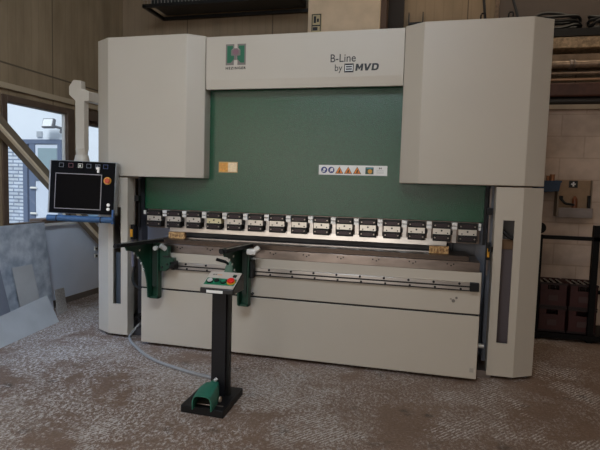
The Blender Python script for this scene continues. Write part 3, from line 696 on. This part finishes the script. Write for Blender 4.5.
MB().box(-2.56, .46, 4.20, 4.30, .05, .90).build('panel_core', SLOT, P)
rl = MB().box(-2.25, .38, 4.165, 4.19, .762, .823).build('guide_rail', STEEL, P, bevel=.003)
MB().box(-2.25, .38, 4.16, 4.166, .785, .797).build('rail_groove', SLOT, rl)
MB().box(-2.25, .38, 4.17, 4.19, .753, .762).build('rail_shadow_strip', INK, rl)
for i in range(13):
    x = -2.1 + i * .2
    MB().cyl((x, 4.157, .812), (x, 4.17, .812), .010, n=10).build('rail_bolt', INK, rl)
    MB().cyl((x + .012, 4.157, .770), (x + .012, 4.17, .770), .009, n=10).build('rail_bolt', INK, rl)
MB().box(.38, .45, 4.15, 4.19, .755, .825).build('rail_stop', BLACK, rl, bevel=.004)
for i in range(9):
    x = -2.2 + i * .3 
    MB().cyl((x, 4.184, .962), (x, 4.19, .962), .006, n=8).cyl((x + .05, 4.184, .962), (x + .05, 4.19, .962), .006, n=8).cyl((x + .03, 4.184, .95), (x + .03, 4.19, .95), .006, n=8).build('table_screw', BLACK, P)
MB().cyl((.285, 4.187, .688), (.285, 4.19, .688), .010, n=12).cyl((.262, 4.187, .662), (.262, 4.19, .662), .014, n=12).box(.235, .25, 4.187, 4.19, .672, .68).build('panel_mark', LOGOK, P)
MB().box(.415, .445, 4.188, 4.19, .085, .12).build('panel_mark', mat('pale_mark', srgb(160, 152, 142), .5), P)
MB().cyl((.47, 4.4, .25), (.54, 4.4, .25), .02).build('pipe_stub', STEELW, P)
MB().box(.40, .60, 4.34, 4.8, 0, .06).build('foot', STEELD, P)
MB().box(-2.85, -2.6, 4.44, 5.2, 0, .08).build('foot', DGREY, P)
MB().box(-3.14, -2.84, 4.46, 5.25, 0, .06).build('foot', DGREY, P); MB().box(.60, .9, 4.46, 5.25, 0, .06).build('foot', DGREY, P)
for x in (.40, .625): MB().tube([(x, 4.7, 2.93), (x, 4.7, 3.07), (x + .02, 4.7, 3.09), (x + .035, 4.7, 3.08), (x + .035, 4.7, 3.05)], .007, n=6).build('lifting_hook', BLACK, P)

# wooden blocks on the table
for (x0, x1, z0, lab) in ((-2.375, -2.21, 1.0225, 'pale wooden block with dark stamps on the table at its left end'), (.055, .213, 1.0225, 'pale wooden block lying on the table at its right end')):
    b = MB().box(x0, x1, 4.345, 4.385, z0, z0 + .060); b.mi = 1
    for i in range(6): b.box(x0 + .015 + i * .024, x0 + .027 + i * .024, 4.3445, 4.345, z0 + .012 + .008 * (i % 2), z0 + .040)
    tag(b.build('wooden_block', [WOOD, mat('burnt_stamp', srgb(128, 92, 54), .7)], bevel=0), lab, 'wooden block')

# ================================================================ CONSOLE
C_ = thing('control_console', (-3.2, 4.3, 1.2), 'black touchscreen control console hanging from a cream swivel arm', 'control console')
MB().pry([(-3.345, 1.85), (-3.243, 1.85), (-3.243, 2.318), (-3.19, 2.318), (-3.19, 2.41), (-3.275, 2.44), (-3.28, 2.515), (-3.365, 2.525), (-3.415, 2.46), (-3.415, 2.385), (-3.345, 2.325)], 4.26, 4.33).build('arm', CREAM, C_, bevel=.006)
MB().box(-3.26, -3.205, 4.33, 4.60, 2.32, 2.42).build('arm_mount', CREAM, C_, bevel=.004)
MB().prx([(4.27, 2.40), (4.32, 2.40), (4.32, 2.45), (4.27, 2.45)], -3.418, -3.415).build('arm_cap', WHITE, C_)
nk = MB().cyl((-3.30, 4.3, 1.80), (-3.30, 4.3, 1.86), .052, .06, n=20).cyl((-3.30, 4.3, 1.70), (-3.30, 4.3, 1.80), .080, .06, n=20).build('swivel_neck', CREAM, C_)
# screen housing: rotated to face the operator; built in its own frame (x right, y up, z towards the viewer)
D_ = 4.742
cpos = Vector((-3.160, 4.11, 1.485))
roll = math.radians(-2.6)
Rm = Matrix((R_, U_, -F_)).transposed().to_4x4() @ Matrix.Rotation(roll, 4, 'Z')
def onscr(nm, mb, m, par, bevel=0):
    mb.bm.transform(Matrix.Translation(cpos) @ Rm)
    return mb.build(nm, m, par, bevel=bevel)
hs = onscr('screen_housing', MB().box(-.318, .318, -.252, .252, -.09, -.004), mat('grey_bezel', srgb(150, 150, 150), .4, metal=.4), C_, .008)
onscr('front_plate', MB().box(-.300, .312, -.246, .246, -.004, .003), mat('console_black', srgb(8, 8, 10), .5, spec=.06), hs, .003)
onscr('screen_frame', MB().box(-.250, .190, -.208, .130, .003, .007), mat('silver_frame', srgb(120, 120, 128), .3, metal=.6), hs)
onscr('screen', MB().box(-.243, .183, -.201, .123, .006, .009), GLOSS, hs)
def dcyl(x, y, r, z0, z1, n=20): return MB().cyl((x, y, z0), (x, y, z1), r, n=n)
onscr('emergency_ring', dcyl(.243, .073, .036, .003, .008), YELLOW, hs)
onscr('emergency_button', dcyl(.248, .073, .024, .008, .03), mat('red_orange', srgb(186, 62, 22), .4), hs)
for yy in (-.155, -.195): onscr('push_button', dcyl(.262, yy, .015, .003, .012), STEELW, hs)
for i, x in enumerate((-.20, -.11, -.02, .06, .145, .22)):
    b = MB().box(x - .022, x + .022, .186, .190, .003, .004).box(x - .022, x + .022, .222, .226, .003, .004).box(x - .022, x - .018, .19, .222, .003, .004).box(x + .018, x + .022, .19, .222, .003, .004)
    if i in (2, 4): b.box(x - .012, x + .006, .195, .215, .003, .0045)
    onscr('key_symbol', b, (mat('symbol_grey', srgb(110, 112, 120), .5), mat('symbol_red', srgb(120, 70, 74), .5), mat('symbol_pale', srgb(200, 196, 180), .5), mat('symbol_grey', (0, 0, 0)), mat('symbol_grey', (0, 0, 0)), mat('symbol_blue', srgb(60, 76, 120), .5))[i], hs)
onscr('key', MB().box(.148, .166, .145, .185, .003, .02).box(.142, .172, .175, .195, .01, .03), STEELW, hs)
hb = onscr('handle', MB().cyl((-.31, -.298, .0), (.31, -.298, .0), .030, n=20), BLUE, C_)
onscr('handle_ring', MB().cyl((-.222, -.298, .0), (-.212, -.298, .0), .032, n=20).cyl((.195, -.298, .0), (.205, -.298, .0), .032, n=20), BLACK, hb)
onscr('handle_bracket', MB().box(.300, .318, -.335, -.2, -.02, .02), BLUED, C_, .004)

# ================================================================ SHEET SUPPORTS
def support(x, name_label, dx, left):
    """x: post centre; dx: sideways shift of the arm's near tip"""
    t = thing('sheet_support', (x, 4.1, .5), name_label, 'sheet support', 'front sheet supports on the guide rail')
    g = GREEN
    # channel post, open to the front
    p = MB().box(x - .045, x + .045, 4.12, 4.14, .49, 1.0).box(x - .045, x - .033, 4.07, 4.12, .49, 1.0).box(x + .033, x + .045, 4.07, 4.12, .49, 1.0).box(x - .045, x + .045, 4.07, 4.14, .49, .51)
    p.build('post', g, t, bevel=.002)
    MB().box(x - .022, x + .022, 4.085, 4.12, .60, .97).build('slide', mat('dark_green_slot', srgb(10, 34, 26), .5), t)
    # gusset web under the arm, curved front edge
    n = 12; y1 = 4.10; pts = []
    for i in range(n + 1):
        a = i / n
        pts.append((3.78 + .27 * math.sin(a * PI / 2), .96 - .44 * (1 - math.cos(a * PI / 2)) - .0 * a))
    outline = [(3.76, 1.0), (y1, 1.0), (y1, .50), (4.055, .50)] + pts[::-1]
    xo = x - .045
    b = MB()
    sh = lambda yy: dx * (4.1 - yy) / .48
    b.poly([(xo + sh(yy), yy, zz) for yy, zz in outline], [(xo + .014 + sh(yy), yy, zz) for yy, zz in outline]).build('gusset', g, t)
    h = MB()
    for yy, zz in ((3.86, .93), (3.91, .885), (3.95, .83), (3.98, .77), (3.93, .95)):
        xx = xo + .014 + sh(yy); h.cyl((xx, yy, zz), (xx + .004, yy, zz), .010, n=10)
    h.build('bolt_heads', WHITE, t)
    # arm
    a0 = Vector((x + dx, 3.62 if left else 3.68, 1.022)); a1 = Vector((x + .02, 4.16, 1.022))
    MB().bar(a0, a1, .075, .028).build('arm', BLACK, t, bevel=.003)
    off = Vector((.02, 0, .016))
    MB().bar(a0 + off + Vector((0, .04, 0)), a1 + off, .012, .004).build('arm_strip', STEEL, t)
    MB().cyl(a0 + Vector((-.005, -.02, -.005)), a0 + Vector((-.005, .04, -.005)), .018).build('arm_roller', BLACK, t)
    # slider clamped on the rail
    if left:
        MB().pry([(x + .045, .745), (x + .10, .745), (x + .15, .79), (x + .15, .83), (x + .185, .83), (x + .185, .87), (x + .13, .87), (x + .13, .97), (x + .045, .97)], 4.10, 4.15).build('slider', g, t, bevel=.003)
        MB().box(x + .08, x + .14, 4.095, 4.1, .875, .89).cyl((x + .12, 4.09, .81), (x + .12, 4.10, .81), .01).cyl((x + .07, 4.09, .78), (x + .07, 4.10, .78), .01).build('slider_slot', INK, t)
        MB().box(x + .17, x + .20, 4.08, 4.165, .765, .84).cyl((x + .185, 4.085, .80), (x + .185, 4.04, .80), .018).build('rail_clamp', BLACK, t, bevel=.004)
    else:
        MB().box(x + .045, x + .075, 4.10, 4.165, .74, .90).cyl((x + .07, 4.10, .60), (x + .07, 4.13, .60), .012).build('rail_clamp', BLACK, t, bevel=.004)
    return t
TL = support(-2.375, 'green sheet support with black arm, at the left end of the rail', -.075, True)
MB().cyl((-2.30, 4.06, .985), (-2.27, 4.10, .95), .022, n=12).cyl((-2.34, 4.03, .96), (-2.34, 4.06, .96), .02, n=12).build('knob', STEELW, TL)
TR = support(-1.502, 'green sheet support with black arm, behind the pedal stand box', -.035, False)
MB().box(-1.465, -1.385, 4.02, 4.07, .955, 1.005).cyl((-1.40, 4.05, .99), (-1.36, 4.06, 1.02), .024).build('knob', mat('white_knob', srgb(222, 216, 206), .45), TR, bevel=.01)
MB().pry([(-1.66, .79), (-1.575, .79), (-1.575, .90), (-1.60, .90), (-1.64, .86)], 4.0, 4.06).build('lever_block', GREENL, TR, bevel=.006)
MB().cyl((-1.62, 4.02, .86), (-1.63, 3.97, .89), .012).cyl((-1.63, 3.97, .89), (-1.70, 3.93, .915), .014).build('lever', BLACK, TR)

# ================================================================ PEDAL STAND
T = thing('pedal_stand', (-1.39, 3.2, 0), 'black pedestal with a tilted button box standing in front of the press', 'pedal stand')
MB().prz([(-1.545, 3.01), (-1.232, 3.0), (-1.245, 3.405), (-1.555, 3.39)], 0, .052).build('base_plate', mat('black_base', srgb(18, 17, 18), .5, spec=.3, var=.2, vscale=20), T, bevel=.004)
MB().box(-1.33, -1.26, 3.06, 3.07, .052, .056).build('nameplate', STEELD, T)
MB().box(-1.420, -1.312, 3.22, 3.30, .052, .83).build('post', mat('black_post', srgb(24, 23, 26), .45, spec=.3), T, bevel=.004)
MB().box(-1.312, -1.292, 3.24, 3.28, .052, .83).build('post_channel', BLACKM, T)
# button box, sloping face
bx0, bx1 = -1.458, -1.216
pr = [(3.10, .812), (3.10, .846), (3.28, .932), (3.31, .92), (3.31, .81)]
BX = MB().prx(pr, bx0, bx1).build('button_box', mat('box_black', srgb(30, 28, 28), .4), T, bevel=.006)
sl = math.atan2(.086, .18)
Fm = Matrix.Translation(Vector((bx0, 3.10, .846))) @ Matrix.Rotation(sl, 4, 'X')
def onbox(nm, mb, m, bevel=0, z=None):
    mb.bm.transform(Fm); return mb.build(nm, m, BX, bevel=bevel)
Lb = .1995; Wb = bx1 - bx0
onbox('face_plate', MB().box(.004, Wb - .004, .008, Lb - .004, .0, .004), mat('beige_plate', srgb(178, 168, 156), .5), .001)
onbox('green_field', MB().box(.012, Wb - .012, .040, .115, .004, .0055), mat('field_green', srgb(20, 106, 72), .5))
for i, (x, m, r) in enumerate(((.045, STEELW, .019), (.095, BLACK, .019), (.145, GREENB, .017))):
    onbox('push_button', MB().cyl((x, .078, .005), (x, .078, .012), r + .006, n=20), BLACK if i != 1 else GREENB)
    onbox('push_button', MB().cyl((x, .078, .012), (x, .078, .017), r, n=20), m)
onbox('emergency_ring', MB().cyl((.200, .078, .005), (.200, .078, .012), .030, n=20), YELLOW)
onbox('emergency_stop', MB().cyl((.200, .078, .012), (.200, .078, .028), .024, .026, n=20), RED, .004)
onbox('indicator', MB().box(.190, .214, .138, .162, .004, .010), BLACK)
onbox('indicator_mark', MB().box(.196, .208, .148, .153, .010, .011), GREENB)
lettering('HEZINGER', BX, (0, 0, 0), .018, INK, rotm=Fm @ Matrix.Translation((.04, .19, .0045)), local=False, depth=.0003) if False else None
ll = MB().box(.035, .05, .152, .164, .004, .0052).box(.054, .066, .152, .164, .004, .0052)
onbox('small_logo', ll, LOGOK)
onbox('small_text', MB().box(.072, .105, .155, .159, .004, .0052), ORANGE)
MB().box(bx0 + .05, bx1 - .075, 3.097, 3.10, .817, .836).build('white_label', WHITE, BX)

# foot pedal, on the base plate: hood open towards the operator
F = thing('foot_pedal', (-1.37, 3.1, .052), 'green cast foot pedal with hood resting on the black base plate', 'foot pedal')
pb = MB()
secs = []   # (y, half width, height, x centre)
for (y, hw, h, xc) in ((2.965, .070, .100, -1.372), (3.07, .070, .122, -1.380), (3.14, .062, .125, -1.384), (3.165, .044, .105, -1.386), (3.215, .036, .112, -1.388)):
    ring = []
    for hw2, h2 in ((hw, h), (hw - .007, h - .007)):
        pts = [(-hw2, 0), (-hw2, h2 * .62), (-hw2 * .82, h2 * .90), (-hw2 * .45, h2), (hw2 * .45, h2), (hw2 * .82, h2 * .90), (hw2, h2 * .62), (hw2, 0)]
        ring.append([pb.bm.verts.new((xc + px, y, .052 + pz)) for px, pz in pts])
    secs.append(ring)
for a, b in zip(secs, secs[1:]):
    for k in range(2):
        for i in range(7): pb.bm.faces.new((a[k][i], a[k][i + 1], b[k][i + 1], b[k][i]))
    for i in (0, 7): pb.bm.faces.new((a[0][i], a[1][i], b[1][i], b[0][i]))
for i in range(7): pb.bm.faces.new((secs[0][0][i], secs[0][1][i], secs[0][1][i + 1], secs[0][0][i + 1]))
pb.bm.faces.new(secs[-1][0])
pb.build('hood', mat('pedal_green', srgb(40, 104, 84), .45, var=.1, vscale=30), F)
MB().box(-1.440, -1.315, 2.99, 3.21, .052, .058).build('pedal_base', BLACK, F)
MB().poly([(-1.435, 3.02, .066), (-1.335, 3.02, .066), (-1.335, 3.15, .085), (-1.435, 3.15, .085)], [(-1.435, 3.02, .074), (-1.335, 3.02, .074), (-1.335, 3.15, .095), (-1.435, 3.15, .095)]).build('tread', STEELD, F, bevel=.002)
MB().cyl((-1.385, 3.195, .165), (-1.372, 3.215, .178), .013, .011, n=14).build('cable_gland', STEELW, F)
MB().cyl((-1.30, 3.12, .075), (-1.308, 3.12, .075), .02, n=16).build('side_disc', mat('disc_grey', srgb(170, 150, 130), .5), F)

tag(MB().tube([(-2.66, 4.66, .16), (-2.76, 4.52, .12), (-2.80, 4.38, .03), (-2.72, 4.24, .014), (-2.544, 4.069, .014), (-2.298, 3.871, .014), (-2.079, 3.758, .014), (-1.797, 3.657, .014), (-1.58, 3.604, .014), (-1.46, 3.52, .03), (-1.40, 3.40, .075)], .0135).build('corrugated_hose', HOSE),
    'grey hose running over the floor from the press to the pedal stand', 'hose')
tag(MB().tube([(-2.86, 4.7, .2), (-2.80, 4.46, .16), (-2.74, 4.44, .22), (-2.66, 4.46, .24)], .014).cyl((-2.76, 4.44, .2), (-2.70, 4.40, .2), .022).build('black_hose', BLACK),
    'black hose with couplings low between the left column and the front panel', 'hose')

# ================================================================ LEANING SHEETS
def sheet(name, p, th, m, label, extra=None):
    """p: bottom-left, bottom-right, top-right, top-left"""
    p = [Vector(q) for q in p]; n0 = (p[1] - p[0]).cross(p[2] - p[0])
    p[3].x = p[0].x - (n0.y * (p[3].y - p[0].y) + n0.z * (p[3].z - p[0].z)) / n0.x   # keep the sheet flat
    nrm = (p[1] - p[0]).cross(p[3] - p[0]).normalized()
    if nrm.x > 0: nrm = -nrm
    b = MB().poly(p, [q + nrm * th for q in p])
    return tag(b.build(name, m), label, 'metal sheet', 'metal sheets leaning on the left wall')
sheet('metal_sheet', [(-4.29, 3.3, 0), (-4.29, 5.065, 0), (-4.31, 4.945, 1.05), (-4.31, 3.3, 1.05)], .004, GALV, 'tall mottled galvanised sheet leaning on the wall below the window')
sheet('metal_sheet', [(-4.18, 4.47, 0), (-4.18, 4.76, 0), (-4.22, 4.65, .605), (-4.22, 4.37, .605)], .004, ALU, 'small pale upright sheet leaning in front of the galvanised sheet')
sheet('metal_sheet', [(-4.18, 3.6, 0), (-4.18, 4.34, 0), (-4.22, 4.20, .667), (-4.22, 3.5, .667)], .004, GREYSH, 'dark grey sheet leaning behind the low front sheet, cut by the picture edge')
sheet('metal_sheet', [(-3.70, 3.66, 0), (-3.83, 4.60, 0), (-4.02, 4.64, .27), (-3.98, 3.60, .22)], .006, ALU, 'long low pale sheet lying slanted on the floor in front of the others')
sheet('chequer_plate_offcut', [(-4.02, 4.80, 0), (-4.07, 5.03, 0), (-4.25, 5.19, .235), (-4.25, 5.0, .245)], .006, CHEQ, 'small chequer plate offcut leaning right of the galvanised sheet')
